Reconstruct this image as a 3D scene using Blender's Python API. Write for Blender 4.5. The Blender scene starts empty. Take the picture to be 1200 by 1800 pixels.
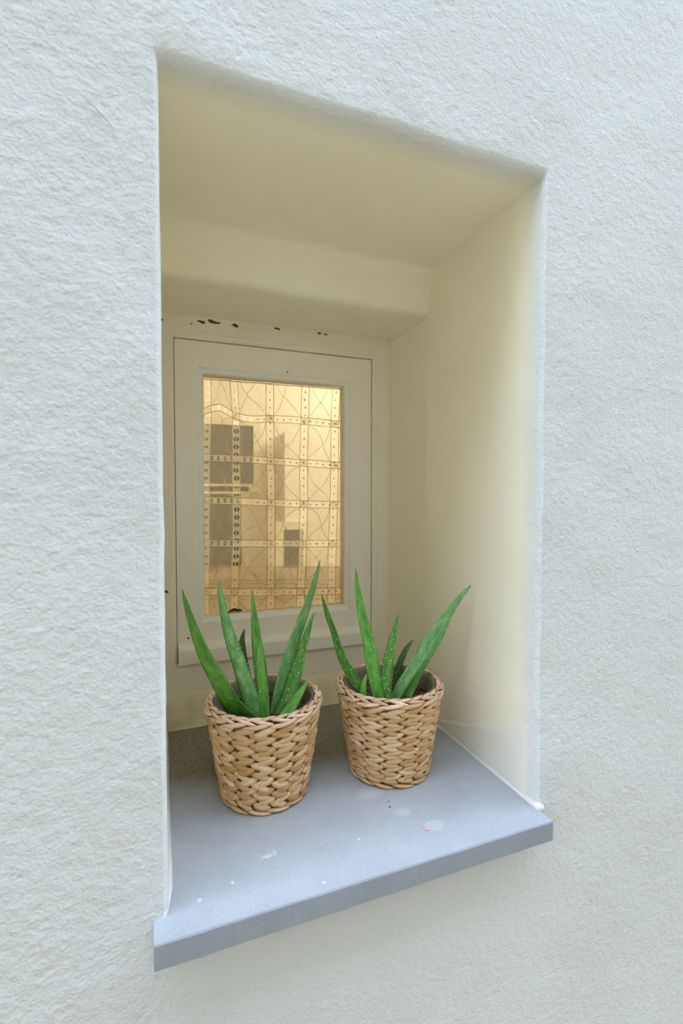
import bpy, bmesh, math, random
from math import pi, sin, cos, radians, sqrt
from mathutils import Vector, Matrix, noise

SC = bpy.context.scene
COL = SC.collection
ZC = 1.5                      # height of the camera above the alley paving
Y0 = 0.46                     # outer face of the wall
SILL = ZC-0.393               # top of the stone sill

# ------------------------------------------------------------------ camera
YAW, PITCH, FPX = radians(20.8), radians(-1.9), 832.0
FW = Vector((sin(YAW)*cos(PITCH), cos(YAW)*cos(PITCH), sin(PITCH)))
RT = Vector((cos(YAW), -sin(YAW), 0))
UP = RT.cross(FW)
cam_data = bpy.data.cameras.new('camera')
cam = bpy.data.objects.new('camera', cam_data)
COL.objects.link(cam)
cam.matrix_world = Matrix.Translation((0, 0, ZC)) @ Matrix((
    (RT.x, UP.x, -FW.x), (RT.y, UP.y, -FW.y), (RT.z, UP.z, -FW.z))).to_4x4()
cam_data.sensor_fit = 'HORIZONTAL'
cam_data.sensor_width = 24.0
cam_data.lens = 24.0*FPX/1200.0
cam_data.clip_start = 0.02
cam_data.dof.use_dof = True
cam_data.dof.focus_distance = 0.70
cam_data.dof.aperture_fstop = 8.0
SC.camera = cam

def srgb(r, g, b):
    f = lambda c: (c/255/12.92) if c/255 <= 0.04045 else ((c/255+0.055)/1.055)**2.4
    return (f(r), f(g), f(b), 1)

# ------------------------------------------------------------------ sky and light
W = bpy.data.worlds.new('sky'); SC.world = W; W.use_nodes = True
wn, wl = W.node_tree.nodes, W.node_tree.links
wn.clear()
wo = wn.new('ShaderNodeOutputWorld'); wb = wn.new('ShaderNodeBackground')
wt = wn.new('ShaderNodeTexCoord'); ws = wn.new('ShaderNodeSeparateXYZ'); wr = wn.new('ShaderNodeValToRGB')
wl.new(wt.outputs['Generated'], ws.inputs[0]); wl.new(ws.outputs['Z'], wr.inputs[0])
wr.color_ramp.elements[0].position = 0.0; wr.color_ramp.elements[0].color = (0.60, 0.735, 1.0, 1)
wr.color_ramp.elements[1].position = 1.0; wr.color_ramp.elements[1].color = (0.60, 0.735, 1.0, 1)
wl.new(wr.outputs[0], wb.inputs['Color']); wb.inputs['Strength'].default_value = 7.5
wl.new(wb.outputs[0], wo.inputs['Surface'])

SC.cycles.diffuse_bounces = 8; SC.cycles.max_bounces = 16; SC.cycles.transparent_max_bounces = 24
SC.view_settings.view_transform = 'Standard'
SC.view_settings.look = 'None'
SC.view_settings.gamma = 1.0
SC.view_settings.use_curve_mapping = False
SC.view_settings.exposure = 0.06

# lamp of the room behind the curtain
ld = bpy.data.lights.new('room_lamp', 'POINT'); ld.energy = 18; ld.color = (1.0, 0.94, 0.87); ld.shadow_soft_size = 0.08
lo = bpy.data.objects.new('room_lamp', ld); lo.location = (0.95, 1.45, 2.15); COL.objects.link(lo)

# ------------------------------------------------------------------ helpers
def at(px, py, Y):
    """point of the plane y = Y that the photograph shows at (px, py)"""
    r = FW + RT*((px-600)/FPX) + UP*((900-py)/FPX)
    r = r*(Y/r.y)
    return Vector((r.x, r.y, r.z+ZC))

def atz(px, py, Z):
    r = FW + RT*((px-600)/FPX) + UP*((900-py)/FPX)
    r = r*((Z-ZC)/r.z)
    return Vector((r.x, r.y, r.z+ZC))

def link(name, me, mat=None, parent=None, smooth=True, matrix=None):
    o = bpy.data.objects.new(name, me)
    COL.objects.link(o)
    if mat is not None and not me.materials: me.materials.append(mat)
    if smooth and len(me.polygons): me.polygons.foreach_set('use_smooth', [True]*len(me.polygons))
    if parent is not None: o.parent = parent
    if matrix is not None: o.matrix_local = matrix
    return o

def mesh(name, vs, fs):
    me = bpy.data.meshes.new(name)
    me.from_pydata([tuple(v) for v in vs], [], fs)
    me.update()
    return me

def bm_mesh(name, bm):
    bmesh.ops.recalc_face_normals(bm, faces=bm.faces)
    me = bpy.data.meshes.new(name); bm.to_mesh(me); bm.free(); return me

def empty(name, loc=(0, 0, 0)):
    o = bpy.data.objects.new(name, None); COL.objects.link(o); o.location = loc
    o.empty_display_size = 0.05
    return o

def tag(o, label=None, cat=None, group=None, kind=None):
    if label: o['label'] = label
    if cat: o['category'] = cat
    if group: o['group'] = group
    if kind: o['kind'] = kind
    return o

def auto_bevel(o, w, seg=2):
    b = o.modifiers.new('bevel', 'BEVEL'); b.width = w; b.segments = seg; b.limit_method = 'ANGLE'
    return o

def box_bm(x0, x1, y0, y1, z0, z1, bm=None):
    bm = bm or bmesh.new()
    v = [bm.verts.new(p) for p in [(x0,y0,z0),(x1,y0,z0),(x1,y1,z0),(x0,y1,z0),(x0,y0,z1),(x1,y0,z1),(x1,y1,z1),(x0,y1,z1)]]
    for f in [(0,3,2,1),(4,5,6,7),(0,1,5,4),(1,2,6,5),(2,3,7,6),(3,0,4,7)]: bm.faces.new([v[i] for i in f])
    return bm

def tube(bm_vs, bm_fs, pts, r, n=5, closed=False):
    """append a tube along pts to lists of vertices and faces"""
    base = len(bm_vs); m = len(pts)
    for i, p in enumerate(pts):
        p = Vector(p)
        t = (Vector(pts[min(i+1, m-1)])-Vector(pts[max(i-1, 0)])).normalized()
        a = t.cross(Vector((0.13, 1, 0.07)).normalized()).normalized(); b = t.cross(a)
        rr = r[i] if isinstance(r, (list, tuple)) else r
        for k in range(n):
            an = 2*pi*k/n
            bm_vs.append(p+a*(rr*cos(an))+b*(rr*sin(an)))
    for i in range(m-1):
        for k in range(n):
            k2 = (k+1) % n
            bm_fs.append((base+i*n+k, base+i*n+k2, base+(i+1)*n+k2, base+(i+1)*n+k))
    bm_fs.append(tuple(base+k for k in range(n))[::-1]); bm_fs.append(tuple(base+(m-1)*n+k for k in range(n)))

# ------------------------------------------------------------------ materials
class N:
    def __init__(s, name, rough=0.8):
        s.m = bpy.data.materials.new(name); s.m.use_nodes = True
        s.n, s.l = s.m.node_tree.nodes, s.m.node_tree.links
        s.b = s.n['Principled BSDF']; s.b.inputs['Roughness'].default_value = rough
        s.tc = s.n.new('ShaderNodeTexCoord')
    def coord(s, kind='Object', scale=(1,1,1)):
        mp = s.n.new('ShaderNodeMapping'); mp.inputs['Scale'].default_value = scale
        s.l.new(s.tc.outputs[kind], mp.inputs['Vector']); return mp.outputs[0]
    def noise(s, scale, detail=4, rough=0.5, vec=None, dist=0):
        t = s.n.new('ShaderNodeTexNoise'); t.inputs['Scale'].default_value = scale
        t.inputs['Detail'].default_value = detail; t.inputs['Roughness'].default_value = rough
        t.inputs['Distortion'].default_value = dist
        s.l.new(vec if vec is not None else s.tc.outputs['Object'], t.inputs['Vector']); return t.outputs['Fac']
    def ramp(s, fac, stops):
        r = s.n.new('ShaderNodeValToRGB'); e = r.color_ramp.elements
        while len(e) < len(stops): e.new(0.5)
        for i, (p, c) in enumerate(stops): e[i].position = p; e[i].color = c
        s.l.new(fac, r.inputs[0]); return r.outputs[0]
    def mix(s, fac, a, b, mode='MIX'):
        m = s.n.new('ShaderNodeMix'); m.data_type = 'RGBA'; m.blend_type = mode
        for sock, v in ((m.inputs[0], fac), (m.inputs[6], a), (m.inputs[7], b)):
            if hasattr(v, 'is_linked'): s.l.new(v, sock)
            else: sock.default_value = v
        return m.outputs[2]
    def math(s, op, a, b=0.0, c=None):
        m = s.n.new('ShaderNodeMath'); m.operation = op
        for i, v in enumerate([a, b] + ([c] if c is not None else [])):
            if hasattr(v, 'is_linked'): s.l.new(v, m.inputs[i])
            else: m.inputs[i].default_value = v
        return m.outputs[0]
    def bump(s, h, dist, strength=1.0, prev=None):
        b = s.n.new('ShaderNodeBump'); b.inputs['Distance'].default_value = dist; b.inputs['Strength'].default_value = strength
        s.l.new(h, b.inputs['Height'])
        if prev is not None: s.l.new(prev, b.inputs['Normal'])
        s.l.new(b.outputs[0], s.b.inputs['Normal']); return b.outputs[0]
    def color(s, c):
        if hasattr(c, 'is_linked'): s.l.new(c, s.b.inputs['Base Color'])
        else: s.b.inputs['Base Color'].default_value = c
    def blob(s, centre, radius, soft, nscale=60, namp=0.5, sc=(1,1,1)):
        """mask of an irregular blot around a point of the object"""
        mp = s.n.new('ShaderNodeMapping'); mp.vector_type = 'POINT'
        mp.inputs['Location'].default_value = tuple(-centre[i]*sc[i] for i in range(3)); mp.inputs['Scale'].default_value = sc
        s.l.new(s.tc.outputs['Object'], mp.inputs['Vector'])
        ln = s.n.new('ShaderNodeVectorMath'); ln.operation = 'LENGTH'; s.l.new(mp.outputs[0], ln.inputs[0])
        nz = s.noise(nscale, 4, 0.6)
        d = s.math('ADD', ln.outputs['Value'], s.math('MULTIPLY', s.math('SUBTRACT', nz, 0.5), namp*radius*2))
        mr = s.n.new('ShaderNodeMapRange'); mr.interpolation_type = 'SMOOTHSTEP'
        s.l.new(d, mr.inputs[0]); mr.inputs[1].default_value = radius-soft; mr.inputs[2].default_value = radius+soft
        mr.inputs[3].default_value = 1; mr.inputs[4].default_value = 0
        return mr.outputs[0]

def plaster_mat():
    k = N('cream_plaster', 0.9)
    big = k.noise(5, 3, 0.5)
    g = k.noise(330, 3, 0.55); m = k.noise(125, 2, 0.5); l = k.noise(14, 3, 0.5)
    # coarse grain on the outer face, trowelled smoother inside the niche
    sp = k.n.new('ShaderNodeSeparateXYZ'); k.l.new(k.tc.outputs['Object'], sp.inputs[0])
    mr = k.n.new('ShaderNodeMapRange'); k.l.new(sp.outputs['Y'], mr.inputs[0])
    # cooler facade, cream niche: blue-white to beige light put into the colour
    outer_cool = k.ramp(big, [(0.3, (0.635, 0.65, 0.63, 1)), (0.7, (0.675, 0.69, 0.665, 1))])
    cream = k.ramp(big, [(0.3, (0.88, 0.825, 0.62, 1)), (0.7, (0.91, 0.86, 0.68, 1))])
    mc = k.n.new('ShaderNodeMapRange'); k.l.new(sp.outputs['Y'], mc.inputs[0])
    mc.inputs[1].default_value = 0.461; mc.inputs[2].default_value = 0.497
    c = k.mix(mc.outputs[0], outer_cool, cream)
    # grime on the plaster fillet under the window
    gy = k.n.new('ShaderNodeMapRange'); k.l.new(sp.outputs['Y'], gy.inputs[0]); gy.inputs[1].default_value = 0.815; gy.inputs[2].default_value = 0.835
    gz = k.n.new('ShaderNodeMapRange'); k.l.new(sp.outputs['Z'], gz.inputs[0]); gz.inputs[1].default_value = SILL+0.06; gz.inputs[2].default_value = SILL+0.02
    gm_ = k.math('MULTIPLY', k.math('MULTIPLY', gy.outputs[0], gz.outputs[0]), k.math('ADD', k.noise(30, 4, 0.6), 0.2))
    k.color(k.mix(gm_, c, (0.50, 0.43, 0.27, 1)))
    mr.inputs[1].default_value = 0.462; mr.inputs[2].default_value = 0.50; mr.inputs[3].default_value = 1.0; mr.inputs[4].default_value = 0.16
    h = k.math('ADD', k.math('MULTIPLY', g, 0.45), k.math('MULTIPLY', m, 1.0))
    h = k.math('MULTIPLY', h, mr.outputs[0])
    h = k.math('ADD', h, k.math('MULTIPLY', l, 1.6))
    k.bump(h, 0.0019, 0.9)
    return k.m

def paint_mat(name='aged_cream_paint', c1=(0.70, 0.665, 0.56, 1), c2=(0.76, 0.72, 0.61, 1), stretch=(1,1,1)):
    k = N(name, 0.55)
    v = k.coord('Object', stretch)
    k.color(k.ramp(k.noise(9, 5, 0.6, v), [(0.3, c1), (0.7, c2)]))
    k.bump(k.noise(90, 3, 0.5, k.coord('Object', (stretch[0], 1, stretch[2]))), 0.0006, 0.6)
    return k.m

def plain(name, c1, c2, scale=20, rough=0.85, bs=60, bd=0.001):
    k = N(name, rough); k.color(k.ramp(k.noise(scale), [(0.3, c1), (0.7, c2)])); k.bump(k.noise(bs), bd, 0.7); return k.m

M_PLASTER = plaster_mat()
M_FRAME = paint_mat('weathered_frame_paint', (0.83, 0.775, 0.64, 1), (0.88, 0.825, 0.69, 1))
M_SASH = paint_mat('sash_paint', (0.89, 0.83, 0.725, 1), (0.92, 0.865, 0.765, 1), (4, 4, 0.6))
M_CHIP = plain('bare_wood_chip', srgb(60, 50, 40), srgb(95, 80, 62))

# ------------------------------------------------------------------ facade wall with its deep niche (one skin of rings)
NS = 72
def perim(x0, x1, z0, z1):
    pts = []
    for i in range(NS): pts.append((x0+(x1-x0)*i/NS, z0, 0))
    for i in range(NS): pts.append((x1, z0+(z1-z0)*i/NS, 1))
    for i in range(NS): pts.append((x1-(x1-x0)*i/NS, z1, 2))
    for i in range(NS): pts.append((x0, z1-(z1-z0)*i/NS, 3))
    return pts
X0, X1, ZT, ZB = 0.0015, 0.4385, ZC+0.389, SILL-0.004
rings = []
def ring(y, x0, x1, z0, z1): rings.append((y, x0, x1, z0, z1))
for d in (3.0, 1.6, 0.9, 0.55, 0.38, 0.28, 0.21, 0.16, 0.12, 0.09, 0.07, 0.052, 0.038, 0.028, 0.020, 0.014):
    ring(Y0, X0-0.005-(d if d < 3 else 12), X1+0.005+(d if d < 3 else 12), max(ZB-d*1.0, 0.0) if d < 3 else 0.0, ZT+0.009+(d if d < 3 else 5.5))
for i in range(7):
    a = (pi/2)*i/6
    s = 1-sin(a)
    ring(Y0+0.010*(1-cos(a)), X0-0.005*s, X1+0.0042*s, ZB, ZT+0.009*s)
for y in (0.485, 0.50, 0.52, 0.54, 0.56, 0.58, 0.60, 0.62, 0.64, 0.66, 0.68, 0.695, 0.706):
    t = (y-0.46)/0.26
    ring(y, X0, X1-0.001*t, ZB, ZT-0.0025*t)
zl = ZC+0.3165
for y, z in ((0.712, ZC+0.3835), (0.7165, ZC+0.377), (0.719, ZC+0.368), (0.722, ZC+0.350), (0.725, ZC+0.333), (0.7275, ZC+0.324), (0.732, zl+0.002)):
    ring(y, X0, X1-0.001, ZB, z)
for y in (0.74, 0.755, 0.77, 0.785, 0.80, 0.815):
    ring(y, X0, X1, ZB, zl)
for i, y in enumerate((0.828, 0.838, 0.848, 0.858, 0.868, 0.878, 0.889)):   # plaster fillet rising to the window frame
    t = (i+1)/7
    ring(y, X0, X1+0.001*t, SILL-0.004+0.050*t**1.5, zl+0.002*t)
ring(0.9300, X0, X1, SILL+0.046, zl)
ring(0.9600, X0, X1, SILL+0.046, zl)
for d in (0.05, 0.2, 0.6, 1.2):
    ring(0.9605, X0-min(d, .9), X1+min(d, 1.0), SILL-min(d, .7), zl+min(d, .8))
vs, fs = [], []
for ri, (y, x0, x1, z0, z1) in enumerate(rings):
    cx, cz = (x0+x1)/2, (z0+z1)/2
    for (x, z, side) in perim(x0, x1, z0, z1):
        p = Vector((x, y, z))
        if y <= Y0+0.012 and abs(x-0.2) < 0.7:
            q = Vector((x*9, y*9, z*9)); a = noise.noise(q); b = noise.noise(q*2.3+Vector((7, 3, 1)))
            far = max(0.0, min(1.0, (0.5-max(abs(x-.22)-.22, abs(z-ZC)-.4))/0.5))
            p.y += (a*0.0022+b*0.0010)*far
            if y > Y0-1 and max(abs(x-.22)-.22, abs(z-ZC)-.4) < 0.03:
                w = noise.noise(Vector((x*14, 5, z*14)))*0.0017+noise.noise(Vector((x*40, 2, z*40)))*0.0008
                if side in (1, 3): p.x += w*(0.6 if side == 3 else 1)
                if side == 2: p.z += w*1.3
        elif y < 0.88:
            q = Vector((x*11, y*11, z*11)); w = noise.noise(q)*0.0018+noise.noise(q*2.7)*0.0007
            if side == 1: p.x += w
            elif side == 3: p.x += w*0.4
            elif side == 2: p.z += w*1.2; p.y += noise.noise(q*0.9)*0.0015 if y > .7 else 0
            elif y > 0.82: p.z += w*1.3; 
        vs.append(p)
P = 4*NS
for r in range(len(rings)-1):
    for k in range(P):
        k2 = (k+1) % P
        fs.append((r*P+k, r*P+k2, (r+1)*P+k2, (r+1)*P+k))
wall = link('wall_front', mesh('wall_front', vs, fs), M_PLASTER)
tag(wall, 'rough pale cream plaster facade wall with a deep window niche', kind='structure')
me = wall.data; bmn = bmesh.new(); bmn.from_mesh(me)
bmesh.ops.recalc_face_normals(bmn, faces=bmn.faces); bmn.to_mesh(me); bmn.free()

# hairline crack of the plaster, upper left
cv, cf = [], []
cpts = []
for i in range(14):
    t = i/13
    q = at(138+64*t, 168+62*t**1.35, Y0)
    cpts.append((q.x+noise.noise(Vector((t*6, 1, 0)))*0.0008, Y0-0.0004, q.z+noise.noise(Vector((t*7, 4, 0)))*0.0008))
tube(cv, cf, cpts, [0.00012+0.00045*sin(pi*i/13) for i in range(14)], 4)
link('crack', mesh('crack', cv, cf), plain('crack_grey', srgb(176, 180, 176), srgb(190, 192, 188)), wall)

# smoother repair patch low on the right reveal
def patch_right():
    vs, fs = [], []
    n, m = 26, 12
    for i in range(n+1):
        for j in range(m+1):
            y = 0.478+0.23*i/n
            top = 0.104-0.10*(i/n)**0.8 + 0.004*noise.noise(Vector((i*0.3, 0, 0)))
            z = SILL+0.001+max(top, 0.008)*j/m
            e = min(1, j/1.0, (m-j)/1.2, i/1.0, (n-i)/1.5)
            vs.append((X1-0.0002-0.0014*e+0.0012*noise.noise(Vector((y*11, z*11, 3))), y, z))
    for i in range(n):
        for j in range(m):
            a = i*(m+1)+j; fs.append((a, a+m+1, a+m+2, a+1))
    return mesh('repair_patch', vs, fs)
k = N('repair_plaster', 0.85)
k.color(k.ramp(k.noise(12), [(0.3, (0.79, 0.77, 0.64, 1)), (0.7, (0.83, 0.81, 0.70, 1))]))
k.bump(k.noise(50, 4, 0.6, k.coord('Object', (1, 0.3, 1.6))), 0.0012, 0.8)
link('repair_patch', patch_right(), k.m, wall)

# sealant beads where the reveals meet the stone
def bead(name, side):
    vs, fs = [], []
    pts, rad = [], []
    for i in range(40):
        t = i/39
        y = (0.4535 if side > 0 else 0.4635)+t*0.365
        x = (X1-0.0012 if side > 0 else X0+0.0012)
        r = 0.0028+0.0007*noise.noise(Vector((t*14, side, 0)))+(0.0032*max(0, 1-t*9) if side > 0 else 0.0008*max(0, 1-t*2.2)-0.0022*max(0, 1-t*16))
        pts.append((x+0.0006*noise.noise(Vector((t*9, 2*side, 1)))+side*(0.003*max(0, 1-t*12)), y, SILL+0.0006)); rad.append(r)
    tube(vs, fs, pts, rad, 8)
    return link(name, mesh(name, vs, fs), plain('sealant', (0.66, 0.65, 0.60, 1), (0.72, 0.71, 0.66, 1)), wall)
bead('sealant_bead', 1); bead('sealant_bead', -1)

# ------------------------------------------------------------------ alley around the camera
M_GROUND = plain('paving_warm_grey', (0.42, 0.36, 0.26, 1), (0.50, 0.43, 0.31, 1), 3)
M_OPP = plain('opposite_ochre_plaster', (0.66, 0.59, 0.46, 1), (0.71, 0.64, 0.51, 1), 2)
g = link('floor', mesh('floor', [(-12,-2,0),(12,-2,0),(12,0.5,0),(-12,0.5,0)], [(0,1,2,3)]), M_GROUND, smooth=False)
tag(g, kind='structure')
g = link('wall_back', bm_mesh('wall_back', box_bm(-12, 12, -2.1, -1.8, 0, 6.9)), M_OPP, smooth=False)
tag(g, kind='structure')

# ------------------------------------------------------------------ room behind the window
M_ROOM = plain('warm_room_plaster', (0.80, 0.74, 0.60, 1), (0.84, 0.78, 0.65, 1), 3)
def shell(name, x0, x1, y0, y1, z0, z1):
    return tag(link(name, bm_mesh(name, box_bm(x0, x1, y0, y1, z0, z1)), M_ROOM, smooth=False), kind='structure')
RX0, RX1, RY1, RZ0, RZ1 = -0.85, 1.40, 1.95, SILL-0.65, ZC+1.05
shell('wall_inner_left', RX0-0.05, RX0, 0.96, RY1, RZ0, RZ1)
shell('wall_inner_right', RX1, RX1+0.05, 0.96, RY1, RZ0, RZ1)
shell('wall_inner_back', RX0-0.05, RX1+0.05, RY1, RY1+0.05, RZ0-.05, RZ1+.05)
shell('ceiling', RX0-0.05, RX1+0.05, 0.96, RY1, RZ1, RZ1+0.05)
shell('floor_inner', RX0-0.05, RX1+0.05, 0.96, RY1, RZ0-0.05, RZ0)
M_DARK = N('dark_glass', 0.35); M_DARK.color(srgb(62, 60, 62)); M_DARK = M_DARK.m
def rect_frame(name, rects, mat, parent, smooth=False, bev=None):
    """picture-frame body swept through rectangles (x0,x1,z0,z1,y), mitred at the corners"""
    vs, fs = [], []
    for (x0, x1, z0, z1, y) in rects: vs += [(x0,y,z0),(x1,y,z0),(x1,y,z1),(x0,y,z1)]
    n = len(rects)
    for r in range(n-1):
        for k in range(4):
            k2 = (k+1) % 4; fs.append((r*4+k, r*4+k2, (r+1)*4+k2, (r+1)*4+k))
    o = link(name, mesh(name, vs, fs), mat, parent, smooth=smooth)
    if bev: auto_bevel(o, bev)
    return o
w2 = tag(empty('window_2', (0.25, RY1, ZC)), kind='structure')
def in_w2(o): o.matrix_parent_inverse = w2.matrix_world.inverted() if False else Matrix.Translation(-w2.location); return o
def dark_pane(q0, q1, Y=1.925, back=RY1):
    a, b = at(q0[0], q0[1], Y), at(q1[0], q1[1], Y)
    x0, x1, z0, z1 = a.x, b.x, b.z, a.z
    in_w2(rect_frame('casement', [(x0-.03,x1+.03,z0-.03,z1+.03,back),(x0-.03,x1+.03,z0-.03,z1+.03,Y-.012),(x0,x1,z0,z1,Y-.012),(x0,x1,z0,z1,Y+.01)], M_ROOM, w2))
    in_w2(link('pane', bm_mesh('pane', box_bm(x0, x1, Y, Y+.008, z0, z1)), M_DARK, w2, smooth=False))
dark_pane((300, 742), (445, 851)); dark_pane((300, 868), (424, 1001)); dark_pane((497, 931), (532, 997), 1.735, 1.75)
# pale block with a sloping shoulder, added for the brighter area behind the lace
a, b, c, d = at(500, 1100, 1.75), at(500, 760, 1.75), at(533, 740, 1.75), at(640, 735, 1.75)
vs = [(a.x,1.75,RZ0),(d.x+.4,1.75,RZ0),(d.x+.4,1.75,d.z+.3),(c.x,1.75,c.z),(b.x,1.75,b.z)]
vs += [(x, RY1, z) for x, y, z in vs]
tag(link('trim_1', mesh('trim_1', vs, [(0,1,2,3,4),(5,9,8,7,6)]+[(i,i+5,(i+1)%5+5,(i+1)%5) for i in range(5)]), plain('pale_block', (.86,.82,.72,1), (.9,.86,.76,1)), smooth=False), kind='structure')

# ------------------------------------------------------------------ stone sill
def stone_mat():
    k = N('blue_grey_stone', 0.72)
    sp = k.n.new('ShaderNodeSeparateXYZ'); k.l.new(k.tc.outputs['Object'], sp.inputs[0])
    base = k.ramp(k.noise(14, 6, 0.6), [(0.3, (0.35, 0.368, 0.39, 1)), (0.7, (0.415, 0.432, 0.448, 1))])
    fine = k.ramp(k.noise(420, 2, 0.6), [(0.35, (0.92, 0.92, 0.92, 1)), (0.65, (1.06, 1.06, 1.06, 1))])
    c = k.mix(1.0, base, fine, 'MULTIPLY')
    # old dirt and damp at the back of the sill
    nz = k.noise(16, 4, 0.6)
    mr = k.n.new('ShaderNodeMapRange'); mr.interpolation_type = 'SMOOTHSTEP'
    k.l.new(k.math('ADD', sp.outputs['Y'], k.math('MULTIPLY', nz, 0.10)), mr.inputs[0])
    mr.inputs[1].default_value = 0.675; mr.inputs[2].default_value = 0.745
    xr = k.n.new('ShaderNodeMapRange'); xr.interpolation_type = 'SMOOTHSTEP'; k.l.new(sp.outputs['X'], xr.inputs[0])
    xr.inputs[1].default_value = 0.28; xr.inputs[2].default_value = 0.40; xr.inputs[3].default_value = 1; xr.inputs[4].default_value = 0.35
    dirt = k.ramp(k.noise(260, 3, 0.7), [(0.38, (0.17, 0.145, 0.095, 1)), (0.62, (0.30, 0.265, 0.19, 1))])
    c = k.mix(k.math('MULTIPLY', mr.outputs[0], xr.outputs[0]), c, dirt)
    # lime spots and scuffs
    for (x, y, r, s, sc, amt) in ((0.1036, 0.500, 0.006, 0.003, (1, 2.2, 1), .75), (0.112, 0.503, 0.003, 0.002, (1.8, .7, 1), .6),
                                  (0.276, 0.512, 0.010, 0.006, (1, 1.4, 1), .35), (0.2066, 0.4887, 0.0016, 0.0007, (1, 1, 1), .9),
                                  (0.252, 0.560, 0.016, 0.010, (1, 1.4, 1), .35), (0.03, 0.468, 0.002, 0.001, (1, 1, 1), .8),
                                  (0.063, 0.478, 0.0018, 0.001, (1, 1, 1), .8), (0.15, 0.445, 0.0018, 0.001, (1, 1, 1), .8),
                                  (0.30, 0.478, 0.012, 0.003, (1, 1.3, 1), .25)):
        c = k.mix(k.math('MULTIPLY', k.blob((x, y, SILL), r, s, 300, .35, sc), amt), c, (0.62, 0.66, 0.69, 1))
    sp_v = k.n.new('ShaderNodeTexVoronoi'); sp_v.inputs['Scale'].default_value = 55
    k.l.new(k.tc.outputs['Object'], sp_v.inputs['Vector'])
    sm = k.ramp(sp_v.outputs['Distance'], [(0.035, (1, 1, 1, 1)), (0.06, (0, 0, 0, 1))])
    c = k.mix(k.math('MULTIPLY', sm, 0.35), c, (0.6, 0.64, 0.68, 1))
    # lime runs on the front edge
    wv = k.noise(1, 3, 0.7, k.coord('Object', (170, 1, 6)))
    fr = k.n.new('ShaderNodeMapRange'); k.l.new(sp.outputs['X'], fr.inputs[0])
    fr.inputs[1].default_value = 0.27; fr.inputs[2].default_value = 0.32
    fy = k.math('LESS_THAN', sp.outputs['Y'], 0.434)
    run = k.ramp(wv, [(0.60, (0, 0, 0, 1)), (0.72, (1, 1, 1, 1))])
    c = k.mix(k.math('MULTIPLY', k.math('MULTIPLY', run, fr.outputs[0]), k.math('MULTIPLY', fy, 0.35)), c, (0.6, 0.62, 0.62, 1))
    c = k.mix(k.math('MULTIPLY', fy, 0.5), c, k.mix(k.noise(25, 5, .7), (0.12, 0.16, 0.18, 1), (0.24, 0.27, 0.30, 1)))  # front edge darkened: its weaker light put into the colour
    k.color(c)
    k.bump(k.noise(350, 3, 0.6), 0.0002, 0.6)
    return k.m
def sill_bm():
    bm = bmesh.new(); n = 44
    front = []
    for i in range(n+1):
        t = i/n; x = -0.0112+(0.4380+0.0112)*t
        front.append((x, 0.4318+0.0005*noise.noise(Vector((t*18, 0, 0)))))
    pts = front + [(0.4380, 0.459), (X1+0.001, 0.462), (X1+0.001, 0.842), (X0-0.001, 0.842), (X0-0.001, 0.462), (-0.0112, 0.459)]
    top = [bm.verts.new((x, y, SILL)) for x, y in pts]; bot = [bm.verts.new((x, y, SILL-0.0232)) for x, y in pts]
    bm.faces.new(top); bm.faces.new(bot[::-1])
    for i in range(len(pts)):
        j = (i+1) % len(pts); bm.faces.new((top[i], bot[i], bot[j], top[j]))
    return bm
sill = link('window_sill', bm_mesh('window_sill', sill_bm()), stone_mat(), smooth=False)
auto_bevel(sill, 0.0009, 2)
tag(sill, 'blue-grey stone slab sill under both baskets, jutting from the plaster wall', 'window sill')

# crumbs lying on the sill
def pebble(name, loc, size, mat, seed, flat=0.5):
    bm = bmesh.new(); bmesh.ops.create_icosphere(bm, subdivisions=2, radius=1)
    rnd = random.Random(seed); off = Vector((rnd.random()*9, rnd.random()*9, 0))
    for v in bm.verts:
        v.co *= 1+0.5*noise.noise(v.co*1.6+off)
        v.co = Vector((v.co.x*size[0], v.co.y*size[1], max(v.co.z, -0.5)*size[0]*flat))
    mz = min(v.co.z for v in bm.verts)
    for v in bm.verts: v.co.z -= mz
    o = link(name, bm_mesh(name, bm), mat); o.location = loc; o.rotation_euler.z = rnd.random()*3; return o
c = atz(751, 1458, SILL)
o = pebble('brick_crumb', (c.x, c.y, SILL), (0.0042, 0.0024), plain('brick_pink', srgb(196, 160, 150), srgb(214, 182, 170)), 4, .35); o.rotation_euler.z = -.25
tag(o, 'small pinkish crumb lying alone on the grey sill, right of centre', 'crumb')
for i, (px, py, s, lab) in enumerate(((683, 1409, 0.0009, 'tiny black speck on the sill before the right basket, the nearer to it'),
                                      (685, 1419, 0.0012, 'tiny black speck on the sill before the right basket, the farther from it'))):
    c = atz(px, py, SILL)
    o = pebble('dirt_crumb', (c.x, c.y, SILL), (s, s), plain('soil_black', srgb(40, 32, 28), srgb(58, 46, 40)), 7+i, .6)
    tag(o, lab, 'crumb')

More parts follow.
